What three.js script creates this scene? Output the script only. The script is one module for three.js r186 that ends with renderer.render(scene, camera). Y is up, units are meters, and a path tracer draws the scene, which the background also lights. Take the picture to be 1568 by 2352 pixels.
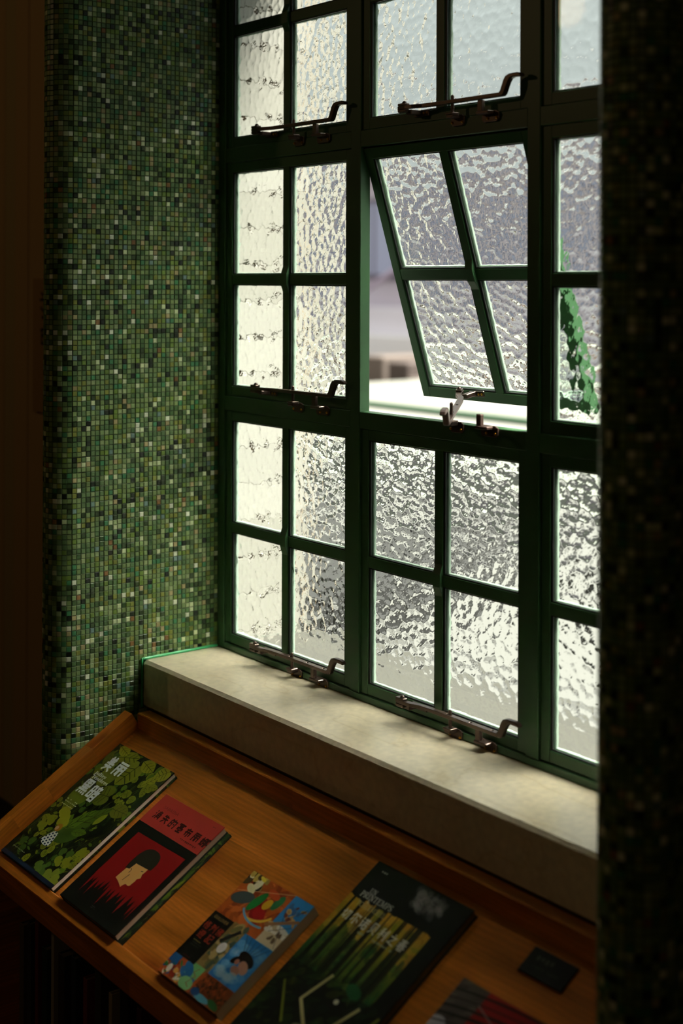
import * as THREE from 'three';
import { mergeGeometries, mergeVertices } from 'three/addons/utils/BufferGeometryUtils.js';
import { createNoise2D } from 'simplex-noise';

// ───────────────────────── camera, sky, sun, exposure ─────────────────────────
const scene = new THREE.Scene();
const EYE = [2.67757, 1.66, 1.77089], YAW = 0.9102, ROLL = 0.00368;
const camera = new THREE.PerspectiveCamera(2 * Math.atan(1176 / 3200) * 180 / Math.PI, 1568 / 2352, 0.05, 200);
camera.position.set(...EYE);
camera.rotation.set(0, YAW, ROLL, 'YXZ');
camera.setViewOffset(1568, 2352, 0, 528.2, 1568, 2352);   // shift lens: upright verticals, horizon high in the frame
camera.focus = 2.78; camera.userData.fStop = 2.2;
camera.updateProjectionMatrix();

const renderer = new THREE.WebGLRenderer({ antialias: true });
renderer.toneMapping = THREE.LinearToneMapping;
renderer.toneMappingExposure = 5;
renderer.shadowMap.enabled = true;

// thin overcast: brighter towards the zenith, faint soft clouds
{
  const W = 512, H = 256, d = new Float32Array(W * H * 4), n2 = createNoise2D(rng(77));
  for (let r = 0; r < H; r++) for (let c = 0; c < W; c++) {
    const up = ((r + 0.5) / H - 0.5) * Math.PI, a = ((c + 0.5) / W - 0.5) * 2 * Math.PI;
    const s = Math.max(0, Math.sin(up)), cl = n2(Math.cos(a) * 1.6 + 3, Math.sin(a) * 1.6 + s * 5);
    const L = (1.0 + 2.2 * s) * (1 + 0.08 * cl), i = (r * W + c) * 4;
    d[i] = L * 0.96; d[i + 1] = L; d[i + 2] = L * 0.985; d[i + 3] = 1;
  }
  const t = new THREE.DataTexture(d, W, H, THREE.RGBAFormat, THREE.FloatType);
  t.mapping = THREE.EquirectangularReflectionMapping; t.magFilter = THREE.LinearFilter; t.needsUpdate = true;
  scene.background = t; scene.backgroundIntensity = 0.1;
}
// the sun, high on the right and veiled by thin cloud into a wide soft glow
const sun = new THREE.DirectionalLight(0xfff6e8, 4.6);
sun.position.set(0.6 + 3.0, 1 + 7.0, -3.2); sun.target.position.set(0.6, 1, 0);
sun.shadow.radius = 48; sun.castShadow = true; sun.shadow.mapSize.set(2048, 2048);
Object.assign(sun.shadow.camera, { left: -12, right: 12, top: 12, bottom: -12, near: 0.5, far: 40 });
scene.add(sun, sun.target);

// ───────────────────────── helpers ─────────────────────────
function rng(seed) { let s = seed | 0; return () => { s = (s + 0x6d2b79f5) | 0; let t = Math.imul(s ^ (s >>> 15), 1 | s); t = (t + Math.imul(t ^ (t >>> 7), 61 | t)) ^ t; return ((t ^ (t >>> 14)) >>> 0) / 4294967296; }; }
const V = (x, y, z) => new THREE.Vector3(x, y, z);
const used = new Map();
function numbered(name) { const k = used.get(name) ?? 0; used.set(name, k + 1); return k ? name + '_' + String(k).padStart(3, '0') : name; }
function mesh(name, geo, mat, parent) {
  const m = new THREE.Mesh(geo, mat); m.name = parent ? name : numbered(name);
  m.castShadow = m.receiveShadow = true; (parent ?? scene).add(m); return m;
}
function group(name, parent) { const g = new THREE.Group(); g.name = parent ? name : numbered(name); (parent ?? scene).add(g); return g; }
function thing(o, label, category, grp) { o.userData.label = label; o.userData.category = category; if (grp) o.userData.group = grp; o.userData.kind = 'thing'; return o; }
function structure(o, label) { o.userData.kind = 'structure'; if (label) o.userData.label = label; return o; }

// convex polyhedron from polygons round the origin of the solid; uv in metres by the dominant axis
function polySolid(polys) {
  const pos = [], nor = [], uv = [];
  const c = new THREE.Vector3(); let k = 0; for (const p of polys) for (const v of p) { c.add(v); k++; } c.divideScalar(k);
  for (let p of polys) {
    let n = new THREE.Vector3().crossVectors(p[1].clone().sub(p[0]), p[2].clone().sub(p[0])).normalize();
    const m = p.reduce((a, v) => a.add(v), new THREE.Vector3()).divideScalar(p.length).sub(c);
    if (n.dot(m) < 0) { p = [...p].reverse(); n.negate(); }
    const ax = Math.abs(n.x), ay = Math.abs(n.y), az = Math.abs(n.z);
    const f = ax > ay && ax > az ? (v) => [v.z, v.y] : ay > az ? (v) => [v.x, v.z] : (v) => [v.x, v.y];
    for (let i = 1; i + 1 < p.length; i++) for (const v of [p[0], p[i], p[i + 1]]) { pos.push(v.x, v.y, v.z); nor.push(n.x, n.y, n.z); uv.push(...f(v)); }
  }
  const g = new THREE.BufferGeometry();
  g.setAttribute('position', new THREE.Float32BufferAttribute(pos, 3)); g.setAttribute('normal', new THREE.Float32BufferAttribute(nor, 3)); g.setAttribute('uv', new THREE.Float32BufferAttribute(uv, 2));
  return g;
}
function box(x0, x1, y0, y1, z0, z1, b = 0.001) {          // box with chamfered edges
  const w = (x1 - x0) / 2, h = (y1 - y0) / 2, d = (z1 - z0) / 2, o = V((x0 + x1) / 2, (y0 + y1) / 2, (z0 + z1) / 2), S = [-1, 1];
  b = Math.min(b, w * 0.45, h * 0.45, d * 0.45);
  const q = [w - b, h - b, d - b], f = [w, h, d], P = (...a) => V(...a).add(o), polys = [];
  const face = (s, ax) => { const r = []; for (const [i, j] of [[-1, -1], [1, -1], [1, 1], [-1, 1]]) { const v = [0, 0, 0]; v[ax] = s * f[ax]; v[(ax + 1) % 3] = i * q[(ax + 1) % 3]; v[(ax + 2) % 3] = j * q[(ax + 2) % 3]; r.push(P(...v)); } return r; };
  for (const s of S) for (let ax = 0; ax < 3; ax++) polys.push(face(s, ax));
  for (let ax = 0; ax < 3; ax++) for (const s of S) for (const t of S) {         // edges along axis ax
    const a = (ax + 1) % 3, c = (ax + 2) % 3, e = (l, fa) => { const v = [0, 0, 0]; v[ax] = l * q[ax]; v[a] = s * (fa ? f[a] : q[a]); v[c] = t * (fa ? q[c] : f[c]); return P(...v); };
    polys.push([e(-1, 1), e(1, 1), e(1, 0), e(-1, 0)]);
  }
  for (const s of S) for (const t of S) for (const u of S) polys.push([P(s * f[0], t * q[1], u * q[2]), P(s * q[0], t * f[1], u * q[2]), P(s * q[0], t * q[1], u * f[2])]);
  return polySolid(polys);
}
const bare = (g) => { g = g.index ? g.toNonIndexed() : g; for (const k of Object.keys(g.attributes)) if (!['position', 'normal', 'uv'].includes(k)) g.deleteAttribute(k); return g; };
const merge = (list) => mergeGeometries(list.map(bare));
function cyl(r, h, x, y, z, axis = 'y', r2 = r, seg = 16) { const g = new THREE.CylinderGeometry(r2, r, h, seg); if (axis === 'z') g.rotateX(Math.PI / 2); if (axis === 'x') g.rotateZ(-Math.PI / 2); return g.translate(x, y, z); }
function dome(r, x, y, z, dir = 'z') { const g = new THREE.SphereGeometry(r, 14, 8, 0, Math.PI * 2, 0, Math.PI / 2); if (dir === 'z') g.rotateX(Math.PI / 2); return g.translate(x, y, z); }
function extrude(pts, depth, bevel = 0.0006, holes = []) {
  const s = new THREE.Shape(pts.map((p) => new THREE.Vector2(...p)));
  for (const [x, y, r] of holes) { const h = new THREE.Path(); h.absarc(x, y, r, 0, Math.PI * 2, true); s.holes.push(h); }
  return new THREE.ExtrudeGeometry(s, { depth: depth - 2 * bevel, bevelEnabled: true, bevelThickness: bevel, bevelSize: bevel, bevelOffset: -bevel, bevelSegments: 1, curveSegments: 10 }).translate(0, 0, bevel);
}
function canvasTexture(w, h, draw, srgb = true) {
  const c = document.createElement('canvas'); c.width = w; c.height = h; draw(c.getContext('2d'), w, h);
  const t = new THREE.CanvasTexture(c); if (srgb) t.colorSpace = THREE.SRGBColorSpace; t.magFilter = THREE.LinearFilter; t.wrapS = t.wrapT = THREE.ClampToEdgeWrapping; return t;
}
function dataTexture(w, h, f, srgb = true) {
  const d = new Uint8Array(w * h * 4);
  for (let y = 0; y < h; y++) for (let x = 0; x < w; x++) { const c = f(x / w, y / h), i = (y * w + x) * 4; for (let k = 0; k < 3; k++) d[i + k] = Math.max(0, Math.min(255, c[k])); d[i + 3] = 255; }
  const t = new THREE.DataTexture(d, w, h); if (srgb) t.colorSpace = THREE.SRGBColorSpace; t.magFilter = THREE.LinearFilter; t.wrapS = t.wrapT = THREE.RepeatWrapping; t.needsUpdate = true; return t;
}
const std = (o) => new THREE.MeshStandardMaterial(o), phys = (o) => new THREE.MeshPhysicalMaterial(o);

// ───────────────────────── materials ─────────────────────────
const noise = createNoise2D(rng(5)), noiseB = createNoise2D(rng(6));
const fbm = (x, y, o = 4) => { let s = 0, a = 0.5, f = 1; for (let i = 0; i < o; i++, a *= 0.5, f *= 2.03) s += a * noise(x * f, y * f); return s; };
const woodMap = dataTexture(1536, 768, (u, v) => {           // 1.5 m along the grain, 0.42 m across, glued strips
  const X = u * 1.5, Y = v * 0.42, strip = Math.floor(Y / 0.105), off = strip * 7.3;
  const warp = noise(X * 1.3 + off, Y * 9 + off) * 0.009 + noise(X * 4 + off, Y * 30) * 0.0012;
  const g = Math.sin((Y + warp) * 760 + 4 * noise(X * 1.1 + off, Y * 20)), fine = noiseB(X * 14, Y * 700) * 0.5 + noiseB(X * 60, Y * 1500) * 0.4;
  const cloud = fbm(X * 1.6 + off, Y * 12 + off), k = 1 + 0.045 * g + 0.12 * fine + 0.26 * cloud + 0.05 * Math.sin(strip * 12.9);
  const kx = ((X * 2.3 + strip * 0.37) % 1) - 0.5, ky = (Y / 0.105 % 1) - 0.5, kn = strip % 2 ? Math.exp(-(kx * kx * 90 + ky * ky * 30)) * 0.5 : 0;
  return [188 * k * (1 - kn * 0.4), 110 * k * (1 - kn * 0.6), 32 * k * k * (1 - kn * 0.7)];
});
const wood = (o = {}) => { const m = woodMap.clone(); m.repeat.set(1 / 1.5, 1 / 0.42); m.offset.set(o.u ?? 0, o.v ?? 0); return std({ map: m, roughness: o.rough ?? 0.42, color: o.color ?? 0xffffff }); };
const marbleMap = dataTexture(1024, 512, (u, v) => {
  const X = u * 1.6, Y = v * 0.8, a = fbm(X * 5, Y * 5, 5), b = fbm(X * 40 + 9, Y * 40, 3), c = Math.abs(noiseB(X * 3 + 0.4 * a, Y * 7)), vein = Math.exp(-c * 22);
  const k = 1 + 0.05 * a + 0.06 * b - 0.06 * vein; return [232 * k, 219 * k - 4 * vein, 190 * k - 12 * vein];
});
marbleMap.repeat.set(1 / 1.6, 1 / 0.8);
const M = {
  paint: std({ color: 0x38603c, roughness: 0.42 }),
  iron: std({ color: 0x5e4c44, roughness: 0.36, metalness: 0.55 }),
  brass: std({ color: 0xc08a2a, roughness: 0.3, metalness: 1 }),
  glass: phys({ color: 0xf6fffa, transmission: 1, thickness: 0.004, ior: 1.5, roughness: 0.02 }),
  grout: std({ color: 0x333d2a, roughness: 0.9 }),
  marble: phys({ map: marbleMap, roughness: 0.34, clearcoat: 0.15, clearcoatRoughness: 0.3 }),
  putty: std({ color: 0x8fa294, roughness: 0.8 }),
  sealant: std({ color: 0x0e1411, roughness: 0.5 }),
  bead: std({ color: 0x46c47c, roughness: 0.35 }),
  plaster: std({ color: 0x3a2a1a, roughness: 0.9 }),
  dark: std({ color: 0x120d08, roughness: 0.8 }),
  floor: std({ color: 0x2c1d10, roughness: 0.6 }),
  paper: std({ color: 0xefe3cf, roughness: 0.85 }),
};

// ───────────────────────── room shell ─────────────────────────
const RM = { x0: -3.3, x1: 4.3, z1: 4.4, h: 2.95 };
structure(mesh('floor', box(RM.x0 - 0.2, RM.x1 + 0.2, -0.15, 0, -0.25, RM.z1 + 0.2, 0.002), M.floor));
structure(mesh('ceiling', box(RM.x0 - 0.2, RM.x1 + 0.2, RM.h, RM.h + 0.15, -0.25, RM.z1 + 0.2, 0.002), M.plaster));
structure(mesh('wall_side_left', box(RM.x0 - 0.2, RM.x0, 0, RM.h, -0.25, RM.z1 + 0.2, 0.002), M.plaster));
structure(mesh('wall_side_right', box(RM.x1, RM.x1 + 0.2, 0, RM.h, -0.25, RM.z1 + 0.2, 0.002), M.plaster));
structure(mesh('wall_rear', box(RM.x0, RM.x1, 0, RM.h, RM.z1, RM.z1 + 0.2, 0.002), M.plaster));
structure(mesh('wall_under_window', box(-0.06, 1.487, 0, 0.709, -0.25, 0.2, 0.001), M.plaster));
structure(mesh('trim_outer_ledge', box(-0.06, 1.487, 0.7095, 0.812, -0.27, -0.011, 0.004), std({ color: 0x44433f, roughness: 0.85 })));
structure(mesh('wall_over_window', box(-0.06, 1.487, 2.5285, RM.h, -0.25, 0.3, 0.001), M.plaster));
structure(mesh('wall_window_right', box(1.487, RM.x1, 0, RM.h, -0.25, 0, 0.001), M.plaster));
{                                                          // brown board wall of the next bay, vertical boards
  const w = structure(group('wall_window_left'));
  mesh('backing', box(RM.x0, -0.06, 0, RM.h, -0.25, -0.016, 0.001), M.plaster, w);
  const r = rng(31), bm = [0, 1, 2].map((i) => std({ color: [0xb09a68, 0xb89764, 0xa8926a][i], roughness: 0.6 }));
  for (let x = -2.6, i = 0; x < -0.16; i++) { const wd = 0.07 + r() * 0.05, e = Math.min(x + wd, -0.152); mesh('board', box(x + 0.001, e - 0.001, 0.1, 2.8, -0.016, 0 - r() * 0.002, 0.002), bm[Math.floor(r() * 3)], w); x += wd; }
}

// ───────────────────────── outside ─────────────────────────
{
  const r = rng(41), white = [0x9e9b96, 0x96938d, 0xa29f9a].map((c) => std({ color: c, roughness: 0.55 })), joint = std({ color: 0xa08f78, roughness: 0.9 });
  const w = structure(group('wall_outer_reveal'));
  mesh('backing', box(-0.5, -0.066, 0.2, 3.2, -0.26, -0.251, 0.001), joint, w);
  mesh('backing', box(-0.066, -0.0605, 0.2, 2.6, -0.25, -0.03, 0.0005), joint, w);
  for (let y = 0.75; y < 2.55; y += 0.0865) { const z = -0.035; mesh('tile', box(-0.0605, -0.0580 + r() * 0.0006, y + 0.0025, y + 0.084, z - 0.212, z, 0.001), white[Math.floor(r() * 3)], w); }
  const conc = (c) => std({ color: c, roughness: 0.85 });
  structure(mesh('ground_outside', box(-60, 40, -6.2, -6, -60, -0.6, 0.01), conc(0x444341)));
  // near roofs below the window
  const nr = structure(group('roof_near'));
  mesh('gutter', box(-7, 6, -0.6, -0.1, -0.95, -0.26, 0.02), conc(0x262524), nr);
  mesh('roof_deck', box(-8.8, 8, -0.3, 0.22, -4.4, -0.97, 0.02), conc(0x666664), nr);
  const tar = conc(0x3c3c3c), tin = conc(0x565655);
  mesh('tar_strip', box(-8.6, 7.8, 0.2, 0.235, -1.8, -1.0, 0.005), conc(0x4e4e4d), nr);
  for (let i = 0; i < 34; i++) { const x = -8.2 + i * 0.44 + r() * 0.16, a = -1.78 + r() * 0.2; mesh('roof_batten', box(x, x + 0.06 + r() * 0.14, 0.235, 0.26 + r() * 0.03, a, a + 0.25 + r() * 0.4, 0.004), [tin, tar, tar, tin, tar][i % 5], nr); }
  mesh('roof_box', box(-3.1, -1.75, 0.22, 0.42, -2.5, -1.55, 0.03), conc(0x2a2a2b), nr);
  for (let i = 0; i < 16; i++) { const x = -8 + i * 0.9 + r() * 0.3, h = 0.05 + r() * 0.12; mesh('roof_box', box(x, x + 0.2 + r() * 0.4, 0.22, 0.22 + h, -3.6 + r() * 0.4, -3.0 + r() * 0.4, 0.01), [tar, conc(0x4a4a48)][i % 2], nr); }
  const br = structure(group('roof_bright'));
  mesh('roof_sheet', box(-8.8, 8, 0.3, 0.55, -6.0, -4.42, 0.02), conc(0x7c7f78), br);
  mesh('edge_strip', box(-8.8, 8, 0.55, 0.6, -6.08, -6.0, 0.01), conc(0x3a5a40), br);
  mesh('roof_sheet', box(-8.8, 8, 0.32, 0.6, -8.4, -6.08, 0.02), conc(0x797c75), br);
  // clutter on the far edge of the bright roof
  const cl = structure(group('roof_far_edge'));
  for (let i = 0; i < 26; i++) { const x = -15 + i * 0.42 + r() * 0.2, h = 0.04 + r() * 0.28, c = [0x4a423e, 0x5c5450, 0x3f3c3e, 0x625a54, 0x55525a, 0x5a4438][Math.floor(r() * 6)]; mesh('roof_box', box(x, x + 0.2 + r() * 0.3, 0.4, 0.45 + h, -9.4 - r(), -8.8 - r() * 0.2, 0.02), conc(c), cl); }
  mesh('roof_slab', box(-20, 4, -0.2, 0.42, -10.6, -8.5, 0.02), conc(0x3c342e), cl);
  // building across the way, its shaded face to us
  const b = structure(group('building_across'));
  const fac = conc(0xc6bec8), trim = conc(0xf0eeee), paneM = std({ color: 0xa4aac4, roughness: 0.2 }), hole = conc(0x6c6470);
  mesh('facade_wall', box(-34, 2, -6, 3.55, -15, -12.4, 0.02), fac, b);
  mesh('ledge', box(-34, 2.1, 0.5, 0.85, -12.4, -11.8, 0.02), trim, b);
  mesh('ledge', box(-34, 2.1, 0.85, 1.27, -12.4, -12.1, 0.02), conc(0xe0dce4), b);
  mesh('cornice', box(-34, 2.1, 3.4, 3.62, -12.4, -12.1, 0.02), trim, b);
  for (let i = 0; i < 16; i++) { const x = -32 + i * 2.1; const f = mesh('window', box(x, x + 1.15, 1.7, 3.0, -12.41, -12.33, 0.01), hole, b); mesh('pane', box(x + 0.08, x + 0.55, 1.78, 2.92, -12.34, -12.31, 0.005), paneM, f); mesh('pane', box(x + 0.62, x + 1.08, 1.78, 2.92, -12.34, -12.31, 0.005), paneM, f); }
  const pipe = cyl(0.045, 3.4, 0, 0, 0, 'x'); pipe.rotateZ(0.42).translate(-13.6, 1.9, -12.0); mesh('drain_pipe', pipe, conc(0xb7a9bd), b);
  // white side wall to the left, in the sun
  const s = structure(group('building_white'));
  mesh('side_wall', box(-14, -9.05, -6, 7, -7.4, -0.9, 0.02), conc(0x8c8983), s);
  for (let k = 0; k < 6; k++) mesh('ledge', box(-9.05, -8.98, 0.2 + k * 1.1, 0.3 + k * 1.1, -7.4, -0.9, 0.005), conc(0x8c8983), s);
}

// ───────────────────────── tiled piers ─────────────────────────
const PAL = [[0x687c4a, 9], [0x587046, 9], [0x748a58, 7], [0x4e6a40, 7], [0x8a9a6c, 5], [0x627a34, 5], [0x747c38, 4], [0x3f5a32, 5], [0x3a7048, 3], [0x304022, 4], [0x1c2616, 2.5], [0xb6c298, 2.2], [0xdfe6cc, 1.3], [0x9a8f66, 1.6], [0x7a5a34, 0.45], [0x667f78, 0.7]];
const palTotal = PAL.reduce((s, p) => s + p[1], 0);
const pick = (u) => { u *= palTotal; for (let i = 0; i < PAL.length; i++) { u -= PAL[i][1]; if (u <= 0) return i; } return 0; };
const tileColor = (c) => { const k = new THREE.Color(c); k.multiplyScalar(Math.min(1.36, 0.9 / Math.max(k.r, k.g, k.b))); return k; };
const tileMats = PAL.map(([c], i) => phys({ color: tileColor(c), roughness: 0.34 + 0.02 * (i % 5), specularIntensity: 0.6 }));
const tileField = phys({ color: 0xffffff, roughness: 0.38, specularIntensity: 0.6 });
const tileGeo = (() => {                                    // front at z = 0, 4 mm thick, pillowed edge; 18 triangles
  const a = 0.005, c = 0.0006, S = [[-1, -1], [1, -1], [1, 1], [-1, 1]], F = S.map(([i, j]) => V(i * (a - c), j * (a - c), 0)), E = S.map(([i, j]) => V(i * a, j * a, -c)), B = S.map(([i, j]) => V(i * a, j * a, -0.004)), P = [F];
  for (let i = 0; i < 4; i++) { const k = (i + 1) % 4; P.push([F[i], F[k], E[k], E[i]], [E[i], E[k], B[k], B[i]]); }
  return polySolid(P);
})();
function pier(name, xFace, side, zFlat, zc, seed) {         // side +1: tiled face looks towards +x
  const R = 0.05, P = 0.011, r = rng(seed), g = structure(group(name)), cx = xFace - side * R;
  const sh = new THREE.Shape(), rb = R - 0.0024; sh.moveTo(side * rb, -0.012); sh.lineTo(side * rb, zc); sh.absarc(0, zc, rb, side > 0 ? 0 : Math.PI, side > 0 ? Math.PI : 0, side < 0); sh.lineTo(-side * rb, -0.012);
  const base = new THREE.ExtrudeGeometry(sh, { depth: RM.h, bevelEnabled: false, curveSegments: 24 }); base.rotateX(Math.PI / 2).scale(1, 1, 1).translate(cx, RM.h, 0);
  mesh('pier_core', base, M.grout, g);
  const nFlat = Math.round((zc - zFlat) / P), nArc = Math.round(Math.PI * R / P), list = [], m4 = new THREE.Matrix4(), q = new THREE.Quaternion(), e = new THREE.Euler(), col = new THREE.Color();
  const proj = camera.projectionMatrix, view = camera.matrixWorldInverse; camera.updateMatrixWorld(true); view.copy(camera.matrixWorld).invert();
  const colJ = []; for (let i = 0; i < nFlat + nArc + 12; i++) colJ.push((r() - 0.5) * 0.0007 + (i % 14 === 6 ? 0.0006 : 0));
  for (let i = 0; i < nFlat + nArc + (side < 0 ? 12 : 0); i++) for (let j = 0; j < 196; j++) {
    const y = 0.36 + j * P + 0.0005 * noise(i * 0.35 + seed, j * 0.06) + (r() - 0.5) * 0.0004 + (Math.floor(j / 28) % 2) * 0.0007, s = (i + 0.5) * P + colJ[i];
    let x, z, th;
    if (i < nFlat) { x = xFace; z = zFlat + s; th = 0; }
    else if (i < nFlat + nArc) { th = (s - nFlat * P) / R; x = cx + side * R * Math.cos(th); z = zc + R * Math.sin(th); }
    else { th = Math.PI; x = cx - side * R; z = zc - (s - (nFlat + nArc) * P); }
    e.set((r() - 0.5) * 0.035, (side > 0 ? Math.PI / 2 - th : -Math.PI / 2 + th) + (r() - 0.5) * 0.035, (r() - 0.5) * 0.03, 'YXZ');
    if (r() < 0.03) { e.x += (r() - 0.5) * 0.25; e.y += (r() - 0.5) * 0.25; }
    q.setFromEuler(e); const k = pick(r()), sc = 0.95 + r() * 0.05, p = V(x, y, z);
    m4.compose(p, q, V(sc, sc, 1));
    const n = V(0, 0, 1).applyQuaternion(q), toEye = V(...EYE).sub(p), dist = toEye.length(), f = n.dot(toEye) / dist, ndc = p.clone().project(camera);
    const seen = f > 0.08 && Math.abs(ndc.x) < 0.99 && Math.abs(ndc.y) < 0.99;
    list.push({ m: m4.clone(), k, jit: 0.82 + r() * 0.36, area: seen ? f / (dist * dist) : 0, j });
  }
  // the 300 that show largest are tiles of their own, the rest one field
  const order = list.map((t, i) => i).sort((a, b) => list[b].area - list[a].area), own = new Set(order.slice(0, 300));
  for (const i of own) { const t = list[i], m = mesh('tile', tileGeo, tileMats[t.k], g); t.m.decompose(m.position, m.quaternion, m.scale); }
  const rest = list.filter((t, i) => !own.has(i)), im = new THREE.InstancedMesh(tileGeo, tileField, rest.length);
  rest.forEach((t, i) => { im.setMatrixAt(i, t.m); im.setColorAt(i, col.copy(tileColor(PAL[t.k][0])).multiplyScalar(t.jit)); });
  im.name = 'tile_field'; im.userData.kind = 'stuff'; im.castShadow = im.receiveShadow = true; g.add(im);
}
pier('wall_left', -0.047, 1, 0.012, 0.375, 101);
pier('wall_right', 1.474, -1, 0.012, 0.4, 202);
structure(mesh('trim_1', merge([box(-0.047, -0.0405, 0.8166, 0.8215, 0.0155, 0.2128, 0.0012), box(-0.047, -0.0415, 0.711, 0.8205, 0.2125, 0.2165, 0.001)]), M.bead));

// ───────────────────────── window ─────────────────────────
const FX = [-0.019, 0.480, 0.979], FY = [2.5, 1.932, 1.364], SW = 0.467, SH = 0.533;   // sash left edges, sash tops
const win = structure(group('window_1'));
{
  const z0 = -0.0105, z1 = 0.015, b = 0.0012;
  mesh('frame_jamb', box(-0.047, -0.0195, 0.8165, 2.528, z0, z1, b), M.paint, win);
  mesh('frame_jamb', box(1.4465, 1.474, 0.8165, 2.528, z0, z1, b), M.paint, win);
  for (const x of [0.4485, 0.9475]) mesh('mullion', box(x, x + 0.031, 0.8305, 2.501, z0, z1 + 0.0004, b), M.paint, win);
  mesh('frame_sill', box(-0.0195, 1.4465, 0.8165, 0.8305, z0, z1 + 0.001, b), M.paint, win);
  mesh('frame_head', box(-0.0195, 1.4465, 2.5005, 2.528, z0, z1, b), M.paint, win);
  for (const y of [1.3645, 1.9325]) for (let c = 0; c < 3; c++) mesh('transom', box(FX[c] - 0.0005, FX[c] + SW + 0.0005, y, y + 0.034, z0, z1, b), M.paint, win);
}
// hammered glass: a solid sheet, flat inside, pebbled outside
const PW = 0.2065, PH = 0.2395;
function hammered(seed) {
  const nx = 118, ny = 136, r = rng(seed), cell = 0.0165, gx = Math.ceil(PW / cell) + 4, gy = Math.ceil(PH / cell) + 4, pts = [];
  for (let j = 0; j < gy; j++) for (let i = 0; i < gx; i++) pts.push([(i - 2 + 0.5 * (j % 2) + (r() - 0.5) * 0.85) * cell, (j - 2 + (r() - 0.5) * 0.85) * cell, 0.55 + r() * 0.9]);
  const hgt = (x, y) => {
    const ci = Math.floor(x / cell) + 2, cj = Math.floor(y / cell) + 2; let s = 0;
    for (let j = cj - 2; j <= cj + 2; j++) for (let i = ci - 3; i <= ci + 2; i++) { if (i < 0 || j < 0 || i >= gx || j >= gy) continue; const p = pts[j * gx + i], dx = (x - p[0]) * 1000, dy = (y - p[1]) * 1000; s += Math.exp(-5 * (0.0064 * (dx * dx + dy * dy)) - 0.5 * p[2]); }
    return -Math.log(s + 1e-9) / 5 * 0.001 + 0.00012 * noise(x * 190 + seed, y * 190);
  };
  const pos = [], idx = [], A = (i, j, k) => (k * (ny + 1) + j) * (nx + 1) + i;
  for (let k = 0; k < 2; k++) for (let j = 0; j <= ny; j++) for (let i = 0; i <= nx; i++) { const x = i / nx * PW, y = j / ny * PH; pos.push(x - PW / 2, y - PH / 2, k ? 0.003 : -0.0032 + hgt(x, y)); }
  for (let j = 0; j < ny; j++) for (let i = 0; i < nx; i++) { idx.push(A(i, j, 1), A(i + 1, j, 1), A(i + 1, j + 1, 1), A(i, j, 1), A(i + 1, j + 1, 1), A(i, j + 1, 1)); idx.push(A(i, j, 0), A(i + 1, j + 1, 0), A(i + 1, j, 0), A(i, j, 0), A(i, j + 1, 0), A(i + 1, j + 1, 0)); }
  const strip = (a, b) => { for (let k = 0; k + 1 < a.length; k++) idx.push(a[k], b[k], b[k + 1], a[k], b[k + 1], a[k + 1]); };
  const row = (j, k) => [...Array(nx + 1).keys()].map((i) => A(i, j, k)), colm = (i, k) => [...Array(ny + 1).keys()].map((j) => A(i, j, k));
  strip(row(0, 1), row(0, 0)); strip(row(ny, 0), row(ny, 1)); strip(colm(0, 0), colm(0, 1)); strip(colm(nx, 1), colm(nx, 0));
  const g = new THREE.BufferGeometry(); g.setAttribute('position', new THREE.Float32BufferAttribute(pos, 3)); g.setIndex(idx); g.computeVertexNormals();
  const n = g.attributes.normal, N = (nx + 1) * (ny + 1); for (let i = N; i < 2 * N; i++) n.setXYZ(i, 0, 0, 1);
  return g;
}
const paneGeos = [11, 12, 13, 14].map(hammered);
const sashGeo = {
  frame: merge([box(0, 0.022, -SH, 0, -0.012, 0.01, 0.001), box(SW - 0.022, SW, -SH, 0, -0.012, 0.01, 0.001), box(0.0215, SW - 0.0215, -0.022, 0, -0.012, 0.0099, 0.001), box(0.0215, SW - 0.0215, -SH, -SH + 0.022, -0.012, 0.0099, 0.001)]),
  muntin: (() => {                                          // upright bar, set forward where it crosses the level bar
    const m = -SH / 2, f = (z) => [[-0.0215, 0.01], [m + 0.03, 0.01], [m + 0.012, 0.0165], [m - 0.012, 0.0165], [m - 0.03, 0.01], [-SH + 0.0215, 0.01]].map(([y, zz]) => [y, zz + z]);
    const pts = [...f(0), [-SH + 0.0215, -0.008], [-0.0215, -0.008]];
    const g = extrude(pts.map(([y, z]) => [z, y]), 0.021, 0.0008); g.rotateY(-Math.PI / 2); return g.translate(0.2335 + 0.0105, 0, 0);
  })(),
  bar: box(0.0215, SW - 0.0215, -SH / 2 - 0.011, -SH / 2 + 0.011, -0.008, 0.0092, 0.0009),
};
const beadRun = (w, z0, z1) => {
  const l = []; for (const [x0, x1] of [[0.022, 0.2225], [0.2445, SW - 0.022]]) for (const [y0, y1] of [[-SH / 2 + 0.011, -0.022], [-SH + 0.022, -SH / 2 - 0.011]]) {
    l.push(box(x0 - 0.0004, x0 + w, y0, y1, z0, z1, 0.0012), box(x1 - w, x1 + 0.0004, y0, y1, z0, z1, 0.0012), box(x0, x1, y0 - 0.0004, y0 + w * 0.6, z0, z1, 0.0012), box(x0, x1, y1 - w * 0.6, y1 + 0.0004, z0, z1, 0.0012)); }
  return merge(l);
};
sashGeo.bead = beadRun(0.0042, 0.0029, 0.0078); sashGeo.putty = beadRun(0.006, -0.0098, -0.0036);
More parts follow.
